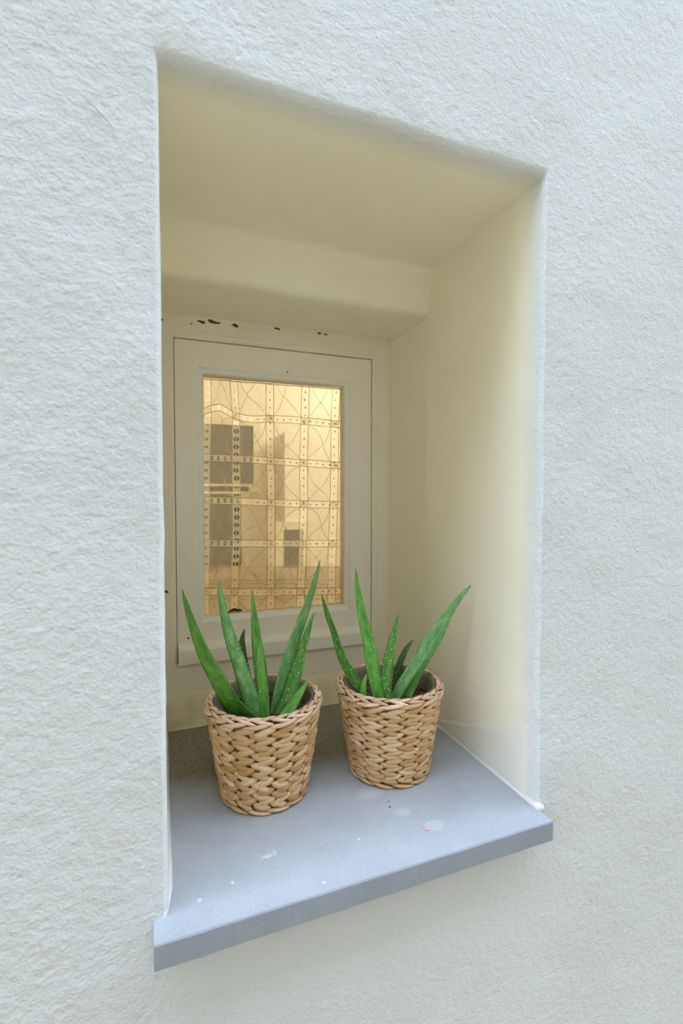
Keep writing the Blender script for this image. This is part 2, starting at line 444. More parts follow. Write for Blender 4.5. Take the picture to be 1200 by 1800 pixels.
# ------------------------------------------------------------------ the window
win = tag(empty('window_1', (0.22, 0.888, ZC-0.345)), 'small cream painted wooden window at the back of the niche', kind='structure')
def wpar(o):
    o.matrix_parent_inverse = Matrix.Translation(-win.location); return o
zb, zt = ZC-0.352, ZC+0.320
YF = 0.884
ri = 0
fx0, fx1, fz0, fz1 = X0-0.002, X1+0.003, zb, zt+0.003
ix0, ix1, iz0, iz1 = at(307, 800, YF).x, at(656, 800, YF).x, ZC-0.300, at(500, 612, YF).z
frame = wpar(rect_frame('window_frame', [
    (fx0, fx1, fz0, fz1, 0.930), (fx0, fx1, fz0, fz1, YF), (ix0-.010, ix1+.010, iz0-.006, iz1+.010, YF),
    (ix0-.009, ix1+.009, iz0-.006, iz1+.009, YF+.0025), (ix0-.003, ix1+.003, iz0-.002, iz1+.003, YF+.0028), (ix0, ix1, iz0, iz1, YF+.0055),
    (ix0, ix1, iz0, iz1, YF+.020), (ix0+.012, ix1-.012, iz0+.012, iz1-.012, YF+.020), (ix0+.012, ix1-.012, iz0+.012, iz1-.012, 0.930)], M_FRAME, win, bev=0.0007))
YS = YF+0.009
sx0, sx1, sz0, sz1 = ix0+.0012, ix1-.0012, iz0+.0012, iz1-.0014
gx0, gx1 = at(358, 850, YS+.011).x, at(603, 850, YS+.011).x
gz1 = at(480, 669, YS+.011).z; gz0 = at(480, 1072, YS+.011).z
bd = 0.0095
sash = wpar(rect_frame('sash', [
    (sx0, sx1, sz0, sz1, YS+.030), (sx0, sx1, sz0, sz1, YS), (gx0-bd, gx1+bd, gz0-bd, gz1+bd, YS),
    (gx0-bd, gx1+bd, gz0-bd, gz1+bd, YS+.0022), (gx0-bd*.25, gx1+bd*.25, gz0-bd*.25, gz1+bd*.25, YS+.005),
    (gx0, gx1, gz0, gz1, YS+.0085), (gx0, gx1, gz0, gz1, YS+.030)], M_SASH, win, bev=0.0007))
# drip rail: a sloping weatherboard proud of the bottom of the sash
d0, d1 = at(314, 1150, YF-.006), at(647, 1120, YF-.006)
vs = []
prof = [(YS+.001, ZC-0.266), (YF+.004, ZC-0.2665), (YF-.0085, ZC-0.2735), (YF-.0095, ZC-0.2765), (YF-.0095, ZC-0.2985), (YF-.0085, ZC-0.3005), (YS+.001, ZC-0.3005)]
for x in (d0.x, d1.x):
    for y, z in prof: vs.append((x, y, z))
n = len(prof)
drip = link('drip_rail', mesh('drip_rail', vs, [tuple(range(n)), tuple(range(2*n-1, n-1, -1))]+[(i, i+n, (i+1) % n+n, (i+1) % n) for i in range(n)]), M_SASH, sash, smooth=False)
auto_bevel(drip, 0.0008)
# glass pane
gm = bpy.data.materials.new('window_glass'); gm.use_nodes = True
b = gm.node_tree.nodes['Principled BSDF']; b.inputs['Base Color'].default_value = (1, 1, 1, 1)
nn, nl = gm.node_tree.nodes, gm.node_tree.links
nn.remove(b); tr = nn.new('ShaderNodeBsdfTransparent'); gl = nn.new('ShaderNodeBsdfGlossy'); gl.inputs['Roughness'].default_value = 0.02
fr = nn.new('ShaderNodeFresnel'); fr.inputs['IOR'].default_value = 1.45; mx = nn.new('ShaderNodeMixShader')
tr.inputs[0].default_value = (0.97, 0.98, 0.96, 1)
nl.new(fr.outputs[0], mx.inputs[0]); nl.new(tr.outputs[0], mx.inputs[1]); nl.new(gl.outputs[0], mx.inputs[2]); nl.new(mx.outputs[0], nn['Material Output'].inputs['Surface'])
link('glass_pane', bm_mesh('glass_pane', box_bm(gx0-.004, gx1+.004, YS+.012, YS+.015, gz0-.004, gz1+.004)), gm, sash, smooth=False)
# chips where the paint has flaked off
def chip(px, py, w, h, Y, par, seed):
    c = at(px, py, Y); rnd = random.Random(seed); vs = [(c.x, Y-0.0005, c.z)]; m = 13
    sx, sz = w/FPX*Y/2, h/FPX*Y/2
    for i in range(m):
        a = 2*pi*i/m; r = 0.65+0.6*rnd.random()
        vs.append((c.x+sx*r*cos(a), Y-0.0003, c.z+sz*r*sin(a)-0.12*sx*cos(a)))
    k = m
    for i in range(m): vs.append((vs[i+1][0], Y+0.0004, vs[i+1][2]))
    fs = [(0, i+1, (i+1) % m+1) for i in range(m)]+[(i+1, i+1+k, (i+1) % m+1+k, (i+1) % m+1) for i in range(m)]
    o = link('paint_chip', mesh('paint_chip', vs, fs), M_CHIP, par, smooth=False)
    return o
for i, a in enumerate(((354, 566, 13, 5), (375, 566, 20, 6), (413, 572, 13, 6), (488, 578, 12, 4), (561, 586, 8, 3), (572, 588, 7, 3), (336, 569, 3, 3), (284, 562, 4, 5), (282, 609, 3, 12), (292, 1040, 7, 5))):
    chip(*a, YF, frame, i+1)
for i, a in enumerate(((607, 1117, 12, 4), (505, 654, 4, 2), (331, 1122, 4, 4), (434, 1127, 5, 2))):
    chip(*a, YS, sash, 40+i)

# ------------------------------------------------------------------ lace curtain behind the glass
YC = YS+0.024
def zq(x, y, Y=YC): return at(340+x/4.0, 640+y/4.0, Y)
def cloth_mat(name, col, transp, transl):
    m = bpy.data.materials.new(name); m.use_nodes = True
    n, l = m.node_tree.nodes, m.node_tree.links; n.clear()
    o = n.new('ShaderNodeOutputMaterial'); d = n.new('ShaderNodeBsdfDiffuse'); t = n.new('ShaderNodeBsdfTranslucent'); tr = n.new('ShaderNodeBsdfTransparent')
    a = n.new('ShaderNodeMixShader'); b2 = n.new('ShaderNodeMixShader')
    tc = n.new('ShaderNodeTexCoord'); nz = n.new('ShaderNodeTexNoise'); nz.inputs['Scale'].default_value = 900; nz.inputs['Detail'].default_value = 2
    l.new(tc.outputs['Object'], nz.inputs['Vector'])
    nz2 = n.new('ShaderNodeTexNoise'); nz2.inputs['Scale'].default_value = 30; l.new(tc.outputs['Object'], nz2.inputs['Vector'])
    cr = n.new('ShaderNodeValToRGB'); cr.color_ramp.elements[0].color = tuple(c*0.8 for c in col[:3])+(1,); cr.color_ramp.elements[1].color = tuple(min(1, c*1.15) for c in col[:3])+(1,)
    l.new(nz2.outputs['Fac'], cr.inputs[0]); l.new(cr.outputs[0], d.inputs[0]); l.new(cr.outputs[0], t.inputs[0])
    a.inputs[0].default_value = transl; l.new(d.outputs[0], a.inputs[1]); l.new(t.outputs[0], a.inputs[2])
    mr = n.new('ShaderNodeMapRange'); l.new(nz.outputs['Fac'], mr.inputs[0]); mr.inputs[1].default_value = 0.35; mr.inputs[2].default_value = 0.65
    mr.inputs[3].default_value = max(0, transp-0.13); mr.inputs[4].default_value = min(1, transp+0.13)
    l.new(mr.outputs[0], b2.inputs[0]); l.new(a.outputs[0], b2.inputs[1]); l.new(tr.outputs[0], b2.inputs[2]); l.new(b2.outputs[0], o.inputs['Surface'])
    return m
M_LINEN = cloth_mat('sheer_linen', (0.62, 0.54, 0.40), 0.50, 0.35)
M_HEM = cloth_mat('double_linen', (0.76, 0.62, 0.42), 0.30, 0.5)
M_BAND = cloth_mat('lace_tape', (0.88, 0.81, 0.64), 0.35, 0.55)
M_THREAD = cloth_mat('tan_thread', (0.66, 0.48, 0.28), 0.0, 0.4)
M_PALE_THREAD = cloth_mat('pale_thread', (0.86, 0.80, 0.62), 0.0, 0.6)
curtain = empty('lace_curtain', (0.21, YC, gz0))
tag(curtain, 'ecru lace and linen curtain of embroidered squares hanging behind the window glass', 'curtain')
def cpar(o, pos=None):
    o.matrix_parent_inverse = Matrix.Translation(-curtain.location); return o
VX = [[(85,40),(95,90),(100,350),(88,700),(85,1250),(85,1790)],
      [(275,40),(280,100),(290,250),(300,400),(300,800),(303,1100),(300,1300),(290,1450),(285,1790)],
      [(535,60),(535,370),(545,900),(545,1280),(540,1780)],
      [(787,70),(780,400),(772,700),(775,960),(765,1300),(755,1560),(748,1780)],
      [(1008,90),(992,420),(992,700),(985,1000),(975,1300),(968,1780)]]
HY = [[(50,345),(130,312),(185,305),(240,335),(300,368),(400,390),(540,385),(700,392),(780,402),(900,412),(1080,432)],
      [(50,655),(420,672),(540,682),(780,696),(1080,718)],
      [(50,955),(330,965),(540,975),(780,985),(1080,992)],
      [(50,1258),(330,1262),(540,1262),(760,1262),(1080,1262)],
      [(50,1598),(330,1605),(540,1605),(800,1600),(1080,1595)]]
def interp(poly, t, axis):
    for a, b in zip(poly, poly[1:]):
        if a[axis] <= t <= b[axis]:
            f = (t-a[axis])/(b[axis]-a[axis]); return a[1-axis]+(b[1-axis]-a[1-axis])*f
    return poly[0][1-axis] if t < poly[0][axis] else poly[-1][1-axis]
rnd = random.Random(5)
def wav(x, y): return 0.0011*sin(x*0.021+0.6*sin(y*0.006))+0.0008*noise.noise(Vector((x*.01, y*.008, 0)))
def cp(x, y, dy=0.0):
    p = zq(x, y); p.y += wav(x, y)+dy; return p
def lace_band(axis, line, a0, a1, width, size_fn, step=55):
    vs, fs, kv, kf = [], [], [], []
    def P(s, t):                    # s along, t across
        c = interp(line, s, axis)+t
        return cp(c, s) if axis == 1 else cp(s, c)
    s = a0; hw = width/2
    while s < a1:
        s2 = s+step; m = (s+s2)/2
        xx, yy = (interp(line, m, axis), m) if axis == 1 else (m, interp(line, m, axis))
        k = size_fn(xx, yy); hs = step/2
        rx, ry = hw*0.88*k*(0.9+.2*rnd.random()), hs*0.80*k*(0.9+.2*rnd.random())
        outer = [(-hs,-hw),(0,-hw),(hs,-hw),(hs,0),(hs,hw),(0,hw),(-hs,hw),(-hs,0)]
        inner = [(-ry*.55,-rx*.6),(0,-rx),(ry*.55,-rx*.6),(ry,0),(ry*.55,rx*.6),(0,rx),(-ry*.55,rx*.6),(-ry,0)]
        b = len(vs); jx = rnd.uniform(-.12, .12)*hw
        for (u, v) in outer: vs.append(P(m+u, v))
        for (u, v) in inner: vs.append(P(m+u, v+jx))
        for i in range(8):
            j = (i+1) % 8; fs.append((b+i, b+j, b+8+j, b+8+i))
        # bar across the hole
        b = len(vs); th = 3.2
        for (u, v) in ((-ry, -th), (ry, -th), (ry, th), (-ry, th)): vs.append(P(m+u, v+jx))
        fs.append((b, b+1, b+2, b+3))
        if k < 0.6:                 # a worked knot in the middle of each bar
            b = len(kv); kr = 8+4*rnd.random()
            for (u, v) in ((-kr, 0), (0, -kr*.7), (kr, 0), (0, kr*.7)):
                q = P(m+u, v+jx); kv.append(q)
            q = P(m, jx); kv.append(Vector((q.x, q.y-.0012, q.z)))
            kf += [(b, b+1, b+4), (b+1, b+2, b+4), (b+2, b+3, b+4), (b+3, b, b+4)]
        s = s2
    o = cpar(link('lace_band', mesh('lace_band', vs, fs), M_BAND, curtain, smooth=False))
    if kv: link('knots', mesh('knots', kv, kf), M_THREAD, o, smooth=False)['kind'] = 'stuff'
    tv, tf = [], []
    for sg in (-1, 1):
        pts = []
        q = a0
        while q <= a1:
            c = interp(line, q, axis)+sg*(hw+2)+4.5*noise.noise(Vector((q*.03, sg, a0+line[0][0])))
            pts.append(cp(c, q, -.0014) if axis == 1 else cp(q, c, -.0014)); q += 22
        tube(tv, tf, pts, 0.00050, 4)
    link('edge_cord', mesh('edge_cord', tv, tf), M_PALE_THREAD if axis == 1 and line[0][0] < 400 else M_THREAD, o)
    return o
def sz(x, y):
    if x < 130: return 0.62
    if x < 340: return 1.0 if 380 < y < 1450 else 0.55
    if x < 600: return 0.34
    return 0.30
for i, l in enumerate(VX): lace_band(1, l, 60, 1770, 50, sz)
def szh(x, y): return 0.8 if x < 440 else 0.30
for i, l in enumerate(HY): lace_band(0, l, 60, 1075, 44, szh if i < 4 else (lambda x, y: .4), 46)
# linen squares between the bands, each with its crossed embroidery threads
rows = [[(0, 100), (1100, 100)]]+HY+[[(0, 1800), (1100, 1730)]]
cols = [[(25, 0), (25, 1800)]]+VX+[[(1075, 0), (1075, 1800)]]
for r in range(len(rows)-1):
    for c in range(len(cols)-1):
        vs, fs = [], []; n = 9
        # corners on the centre lines, pulled back by half a band
        def corner(cl, rw):
            y = 0
            x = interp(cols[cl], 900, 1)
            for _ in range(3):
                y = interp(rows[rw], x, 0); x = interp(cols[cl], y, 1)
            return x, y
        (xa, ya), (xb, yb), (xc, yc), (xd, yd) = corner(c, r), corner(c+1, r), corner(c+1, r+1), corner(c, r+1)
        L = 24 if c > 0 else 0; Rr = 24 if c < 5 else 0; T = 21 if r > 0 else -40; B = 21 if r < 5 else -30
        def Q(u, v):
            xl = interp(cols[c], ya+(yd-ya)*v, 1)+L; xr = interp(cols[c+1], yb+(yc-yb)*v, 1)-Rr
            x = xl+(xr-xl)*u
            yt = interp(rows[r], x, 0)+T; yb_ = interp(rows[r+1], x, 0)-B
            return x, yt+(yb_-yt)*v
        for j in range(n+1):
            for i in range(n+1): vs.append(cp(*Q(i/n, j/n), .0004))
        for j in range(n):
            for i in range(n):
                a = j*(n+1)+i; fs.append((a, a+1, a+n+2, a+n+1))
        sq = cpar(link('linen_square', mesh('linen_square', vs, fs), M_HEM if r >= 4 and False else M_LINEN, curtain))
        if 0 < c < 5:
            tv, tf = [], []
            w1, w2_ = rnd.uniform(-.12, .12), rnd.uniform(-.12, .12)
            for (s0, e0, w) in (((.04, .04), (.96, .96), w1), ((.96, .04), (.04, .96), w2_)):
                pts = []
                for i in range(15):
                    t = i/14; u = s0[0]+(e0[0]-s0[0])*t; v = s0[1]+(e0[1]-s0[1])*t
                    off = w*sin(2*pi*t)+.12*sin(pi*t)*(1 if w > 0 else -1)+rnd.uniform(-.012, .012)
                    u2 = min(1, max(0, u+off*.7)); v2 = min(1, max(0, v-off*.7*(1 if e0[0] > s0[0] else -1)))
                    pts.append(cp(*Q(u2, v2), -.0016))
                tube(tv, tf, pts, 0.00034, 4)
            link('embroidery_thread', mesh('embroidery_thread', tv, tf), M_PALE_THREAD if c < 2 else M_THREAD, sq)
# turned-up double hem along the bottom, a second layer of cloth
vs, fs = [], []; n = 30
for j, yy in enumerate((1420, 1500, 1580, 1660, 1800)):
    for i in range(n+1):
        x = 40+1035*i/n; vs.append(cp(x, yy+6*noise.noise(Vector((x*.01, j, 2))), .0030))
for j in range(4):
    for i in range(n):
        a = j*(n+1)+i; fs.append((a, a+1, a+n+2, a+n+1))
cpar(link('hem', mesh('hem', vs, fs), M_HEM, curtain))
tv, tf = [], []
for yy in (1425, 1520, 1545, 1572, 1650):
    tube(tv, tf, [cp(50+1020*i/40, yy+5*noise.noise(Vector((i*.3, yy, 0))), -.001) for i in range(41)], 0.00035, 4)
cpar(link('hem_stitching', mesh('hem_stitching', tv, tf), M_THREAD, curtain))
# gathered heading along the top
tv, tf = [], []
for yy, rr in ((88, .0016), (104, .0010)):
    tube(tv, tf, [cp(50+1030*i/60, yy+78*i/60+4*noise.noise(Vector((i*.6, yy, 0))), -.001) for i in range(61)], [rr*(1+.4*noise.noise(Vector((i*.8, yy, 3)))) for i in range(61)], 6)
cpar(link('heading', mesh('heading', tv, tf), M_HEM, curtain))

# dark tube standing in for the gap at the foot of the curtain
tv, tf = [], []
tube(tv, tf, [cp(x, y, -.003) for x, y in ((238,1742),(262,1731),(284,1722),(300,1727),(318,1728),(338,1727))], [.0008, .0022, .0030, .0028, .0024, .0012], 7)
o = cpar(link('gap_fill', mesh('gap_fill', tv, tf), plain('dark_gap', srgb(48, 34, 18), srgb(66, 48, 26)), curtain)); o['label'] = 'dark brown stand-in for a gap at the foot of the lace'
# ------------------------------------------------------------------ woven baskets
def straw(name, c1, c2, c3):
    k = N(name, 0.62)
    oi = k.n.new('ShaderNodeObjectInfo')
    fib = k.noise(1, 4, 0.65, k.coord('Object', (45, 900, 1300)))
    base = k.ramp(fib, [(0.25, c1), (0.5, c2), (0.75, c3)])
    hs = k.n.new('ShaderNodeHueSaturation'); k.l.new(base, hs.inputs['Color'])
    k.l.new(k.math('ADD', k.math('MULTIPLY', oi.outputs['Random'], 0.34), 0.86), hs.inputs['Value'])
    k.l.new(k.math('ADD', k.math('MULTIPLY', oi.outputs['Random'], -0.25), 1.1), hs.inputs['Saturation'])
    k.color(hs.outputs[0])
    k.bump(fib, 0.0008, 0.8)
    return k.m
M_STRAW = [straw('straw', srgb(174, 128, 80), srgb(216, 174, 122), srgb(234, 200, 152)),
           straw('straw_brown', srgb(164, 118, 72), srgb(206, 162, 110), srgb(226, 188, 136)),
           straw('straw_pale', srgb(186, 148, 96), srgb(220, 184, 134), srgb(238, 210, 164))]
M_RIM = straw('rim_straw', srgb(180, 136, 104), srgb(224, 188, 152), srgb(240, 212, 182))
M_CORE = plain('basket_core', srgb(92, 64, 34), srgb(124, 90, 50), 80)
def strand_mesh(L, H, T, R, seed, blunt=0.55):
    """one flattened strand: a lens of length L (x), height H (z), bulging T outward (-y), bent round radius R"""
    rnd = random.Random(seed); vs, fs = [], []; n, m = 7, 6
    for i in range(n+1):
        t = -1+2*i/n
        prof = (1-abs(t)**2.6)**blunt if abs(t) < 1 else 0.0
        prof = max(prof, 0.16)
        hh = H/2*prof; th = T*(0.35+0.65*prof)
        x = L/2*t; back = x*x/(2*R)
        dz = 0.06*H*sin(3*t+seed)
        for k in range(m):
            a = 2*pi*k/m
            vs.append((x, back-th*max(0, cos(a))*(1+0.12*rnd.uniform(-1, 1))+0.3*T*max(0, -cos(a)), hh*sin(a)*(1+.08*rnd.uniform(-1, 1))+dz))
    for i in range(n):
        for k in range(m):
            k2 = (k+1) % m; fs.append((i*m+k, (i+1)*m+k, (i+1)*m+k2, i*m+k2))
    fs.append(tuple(range(m))); fs.append(tuple(n*m+k for k in range(m))[::-1])
    return mesh('strand', vs, fs)
H_B, R0, R1 = 0.127, 0.0592, 0.0787
def basket(cx, cy, rot, cols_n, pairs, tilt, shift, label, seed):
    b = empty('woven_basket', (cx, cy, SILL)); b.rotation_euler.z = rot
    tag(b, label, 'basket', None)
    rnd = random.Random(seed)
    # dark inner body
    vs, fs = [], []; n = 48
    prof = [(0.004, R0-.0042), (H_B-.012, R1-.0062), (H_B-.002, R1-.0105), (H_B-.002, R1-.0125), (0.006, R0-.0085)]
    for z, r in prof:
        for k in range(n): a = 2*pi*k/n; vs.append((r*cos(a), r*sin(a), z))
    m = len(prof)
    for i in range(m-1):
        for k in range(n): fs.append((i*n+k, i*n+(k+1) % n, (i+1)*n+(k+1) % n, (i+1)*n+k))
    fs.append(tuple(range(n))[::-1]); fs.append(tuple((m-1)*n+k for k in range(n)))
    link('core', mesh('core', vs, fs), M_CORE, b)
    z0, z1 = 0.0085, H_B-0.0115
    meshes = []
    pitch_mid = 2*pi*((R0+R1)/2)/cols_n
    ph = (z1-z0)/pairs
    for s in range(6):
        me_ = strand_mesh(pitch_mid*1.08, ph*(0.70 if tilt > 15 else 0.70), 0.0031, 0.068, seed+s, 0.40 if tilt > 15 else 0.55)
        me_.materials.append(M_STRAW[(0, 1, 2, 0, 2, 1)[s]]); meshes.append(me_)
        me_.polygons.foreach_set('use_smooth', [True]*len(me_.polygons))
    slope = math.atan2(R1-R0, H_B)
    for c_ in range(cols_n):
        for p_ in range(pairs):
            for ab in (0, 1):
                z = z0+ph*(p_+0.5*ab+0.27)
                if z > z1: z = z1-0.001
                f = z/H_B; r = R0+(R1-R0)*f-0.0040
                ang = 2*pi*(c_+(shift if ab else 0)+0.04*sin(p_*1.3+c_*2.1)+rnd.uniform(-.03, .03))/cols_n
                sc = r/((R0+R1)/2)
                tl = radians((tilt if ab == 0 else -tilt)+rnd.uniform(-4, 4))
                mt = Matrix.Rotation(ang, 4, 'Z') @ Matrix.Translation((0, -r+rnd.uniform(-.0006, .0003), z+rnd.uniform(-.0004, .0004))) @ Matrix.Rotation(slope, 4, 'X') @ Matrix.Rotation(tl, 4, 'Y') @ Matrix.Diagonal((sc, 1, 1.08, 1))
                o = bpy.data.objects.new('strand', meshes[rnd.randrange(6)]); COL.objects.link(o); o.parent = b; o.matrix_local = mt
    # braided rim and twisted foot
    def braid(name, count, r, z, L, H, T, tl, mat, outw=0.0, jz=0.0006):
        ms = []
        for s in range(3):
            me_ = strand_mesh(L, H, T, r, seed+50+s, 0.7); me_.materials.append(mat); ms.append(me_)
            me_.polygons.foreach_set('use_smooth', [True]*len(me_.polygons))
        for i in range(count):
            a = 2*pi*(i+rnd.uniform(-.08, .08))/count
            mt = Matrix.Rotation(a, 4, 'Z') @ Matrix.Translation((0, -r, z+rnd.uniform(-jz, jz))) @ Matrix.Rotation(outw, 4, 'X') @ Matrix.Rotation(radians(tl+rnd.uniform(-4, 4)), 4, 'Y')
            o = bpy.data.objects.new(name, ms[i % 3]); COL.objects.link(o); o.parent = b; o.matrix_local = mt
    braid('rim_strand', 16, R1-.0042, H_B-.0072, .037, .0064, .0038, -9, M_RIM, .15)
    braid('rim_strand', 20, R1-.0050, H_B-.0028, .028, .0048, .0032, 11, M_RIM, -.5)
    braid('rim_strand', 26, R1-.0090, H_B-.0008, .022, .0052, .0030, -12, M_RIM, -1.3)
    braid('rim_strand', 22, R1-.0105, H_B-.0035, .024, .0060, -.0016, 10, M_RIM, -.1)
    braid('foot_strand', 13, R0-.0038, 0.0042, .034, .0060, .0038, 9, M_STRAW[0], 0)
    return b
B1, B2 = (0.1257, 0.6219), (0.3056, 0.6096)
basket(*B1, 0.10, 17, 8, 19, .25, 'straw basket on the left of the sill, nearer the left edge of the niche', 11)
basket(*B2, 0.33, 16, 9, 13, .25, 'straw basket on the right of the sill, beside the right wall of the niche', 23)

# ------------------------------------------------------------------ aloe plants
SOIL = SILL+0.104
def leaf_mat(name, dark, mid, light, spots):
    k = N(name, 0.33)
    uv = k.coord('UV', (1, 1, 1))
    n1 = k.noise(4, 3, 0.55, k.coord('UV', (1.2, 2.2, 1)))
    c = k.ramp(n1, [(0.3, dark), (0.55, mid), (0.8, light)])
    sp = k.n.new('ShaderNodeSeparateXYZ'); k.l.new(k.tc.outputs['UV'], sp.inputs[0])
    v = k.n.new('ShaderNodeTexVoronoi'); v.inputs['Scale'].default_value = 1.0; v.inputs['Randomness'].default_value = 0.85
    k.l.new(k.coord('UV', (7, 34, 1)), v.inputs['Vector'])
    r = k.n.new('ShaderNodeMapRange'); k.l.new(v.outputs['Distance'], r.inputs[0]); r.inputs[1].default_value = .09+spots*.07; r.inputs[2].default_value = .19+spots*.08; r.inputs[3].default_value = 1; r.inputs[4].default_value = 0
    # only some cells carry a spot
    sc_ = k.n.new('ShaderNodeSeparateColor'); k.l.new(v.outputs['Color'], sc_.inputs[0])
    gate = k.math('LESS_THAN', sc_.outputs[0], 0.35+0.3*spots)
    c = k.mix(k.math('MULTIPLY', k.math('MULTIPLY', r.outputs[0], gate), .75), c, srgb(190, 218, 170))
    # pale waxy line along both margins
    k.color(c)
    k.b.inputs['Subsurface Weight'].default_value = 0.0
    k.b.inputs['Specular IOR Level'].default_value = 0.5
    k.bump(k.noise(9, 3, .5, k.coord('UV', (2, 6, 1))), 0.0005, 0.5)
    return k.m
M_LEAF = leaf_mat('aloe_leaf', srgb(64, 124, 44), srgb(98, 162, 62), srgb(140, 190, 90), 0.4)
M_LEAF_B = leaf_mat('aloe_leaf_blue', srgb(78, 134, 76), srgb(116, 168, 100), srgb(166, 200, 144), 0.7)
M_LEAF_D = leaf_mat('aloe_leaf_speckled', srgb(52, 106, 36), srgb(82, 142, 50), srgb(120, 170, 74), 1.3)
M_LEAF_L = leaf_mat('aloe_leaf_young', srgb(74, 136, 46), srgb(106, 166, 66), srgb(142, 190, 90), 0.4)
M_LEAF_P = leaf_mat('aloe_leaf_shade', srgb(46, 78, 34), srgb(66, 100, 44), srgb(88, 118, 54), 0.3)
M_TOOTH = plain('tooth_pale', srgb(150, 190, 120), srgb(190, 214, 150))
def catmull(P, t):
    n = len(P)-1; f = t*n; i = min(int(f), n-1); f -= i
    p = [P[max(i-1, 0)], P[i], P[i+1], P[min(i+2, n)]]
    return 0.5*((2*p[1])+(p[2]-p[0])*f+(2*p[0]-5*p[1]+4*p[2]-p[3])*f*f+(3*p[1]-p[0]-3*p[2]+p[3])*f**3)
def leaf(parent, origin, pts, tip_y, mat, roll=0.0, mid_bend=0.0, thick=0.42, name='leaf', base_z=None, teeth=1.0, seed=0, yb=None, label=None):
    """pts: (px, py, width px) from base to tip; the leaf runs in depth from the soil to y = tip_y"""
    b0 = atz(pts[0][0], pts[0][1], SOIL+0.001)
    by = yb if yb is not None else b0.y
    tot = 0; acc = [0]
    for a, b in zip(pts, pts[1:]):
        tot += sqrt((a[0]-b[0])**2+(a[1]-b[1])**2); acc.append(tot)
    C3 = []
    for (px, py, w), s in zip(pts, acc):
        t = s/tot
        y = by+(tip_y-by)*t+mid_bend*sin(pi*t)
        p = at(px, py, y); C3.append(Vector((p.x, p.y, p.z)))
    Wd = [Vector((w/FPX*C3[i].y/2*1.03, 0, 0)) for i, (_, _, w) in enumerate(pts)]
    # carry on down into the soil
    d = (C3[0]-C3[1]).normalized()*0.016
    C3.insert(0, C3[0]+d); Wd.insert(0, Wd[0]*0.9)
    n, m = 34, 14
    vs, fs, uvs = [], [], []
    cen, sidev, ws, nrm = [], [], [], []
    for i in range(n+1):
        t = i/n; c = catmull(C3, t); w = catmull(Wd, t).x
        if t > 0.93: w = max(w, 0.0004)
        cen.append(c); ws.append(max(w, 0.00035))
    camp = Vector((0, 0, ZC))
    L = 0; Ls = [0]
    for i in range(n): L += (cen[i+1]-cen[i]).length; Ls.append(L)
    for i in range(n+1):
        T = (cen[min(i+1, n)]-cen[max(i-1, 0)]).normalized()
        V = (camp-cen[i]).normalized()
        S = T.cross(V).normalized(); Nn = S.cross(T).normalized()
        if Nn.dot(V) < 0: Nn = -Nn
        cr, sr = cos(roll), sin(roll)
        # a rolled crescent still shows the measured width
        k = 1/max(0.75, abs(cr)+0.25*abs(sr))
        S2 = S*cr+Nn*sr; N2 = Nn*cr-S*sr
        sidev.append(S2); nrm.append(N2); w = ws[i]*k; ws[i] = w
        t = i/n
        conc = 0.10*(1-t*0.8); th = thick*(1+0.25*(1-t))
        ring_ = []
        h = m//2
        for q in range(h+1):                     # inner (channelled) face, margin to margin
            s = -1+2*q/h
            ring_.append((s, -conc*(1-s*s)+0.0))
        for q in range(1, h):                    # rounded outer face
            s = 1-2*q/h
            ring_.append((s, -(th)*(1-abs(s)**2.2)**0.75-conc*(1-s*s)))
        for j, (s, dpt) in enumerate(ring_):
            vs.append(cen[i]+S2*(s*w)+N2*((dpt+th*0.45)*w)); uvs.append((j/len(ring_), Ls[i]/0.16))
    R_ = len(ring_)
    luv = []
    for i in range(n):
        for j in range(R_):
            j2 = (j+1) % R_
            fs.append((i*R_+j, i*R_+j2, (i+1)*R_+j2, (i+1)*R_+j))
            u0, u1 = j/R_, (j+1)/R_; v0, v1 = Ls[i]/0.16, Ls[i+1]/0.16
            luv += [(u0, v0), (u1, v0), (u1, v1), (u0, v1)]
    fs.append(tuple(range(R_))[::-1]); luv += [(0, 0)]*R_
    fs.append(tuple(n*R_+j for j in range(R_))); luv += [(0, 1)]*R_
    off = Vector(origin)
    me_ = mesh(name, [v-off for v in vs], fs)
    ul = me_.uv_layers.new(name='UVMap'); ul.data.foreach_set('uv', [c for uv in luv for c in uv])
    o = link(name, me_, mat, parent)
    if label: o['label'] = label
    # marginal teeth
    if teeth:
        rr = random.Random(seed); tv, tf = [], []
        s_at = 0.02
        while s_at < L*0.96:
            i = min(range(n+1), key=lambda q: abs(Ls[q]-s_at)); fi = 0
            j = max(0, i-1) if Ls[i] > s_at else i
            j = min(j, n-1); f = (s_at-Ls[j])/max(1e-6, Ls[j+1]-Ls[j])
            for sg in (-1, 1):
                c = cen[j].lerp(cen[j+1], f); w = ws[j]+(ws[j+1]-ws[j])*f
                tt = (cen[j+1]-cen[j]).normalized(); S2 = sidev[j]; N2 = nrm[j]
                p = c+S2*(sg*w*0.97)+N2*(w*thick*0.45*0.9)
                hgt = 0.0011*teeth*(0.8+.4*rr.random()); bw = 0.0008*teeth
                b = len(tv)
                tv += [p+tt*bw, p-tt*bw, p+N2*bw*.7, p-N2*bw*.7, p+S2*(sg*hgt)+tt*hgt*.5]
                tf += [(b, b+2, b+4), (b+2, b+1, b+4), (b+1, b+3, b+4), (b+3, b, b+4)]
            s_at += 0.0058*(0.8+.4*rr.random())
        link('teeth', mesh('teeth', [v-off for v in tv], tf), M_TOOTH, o, smooth=False)['kind'] = 'stuff'
    return o

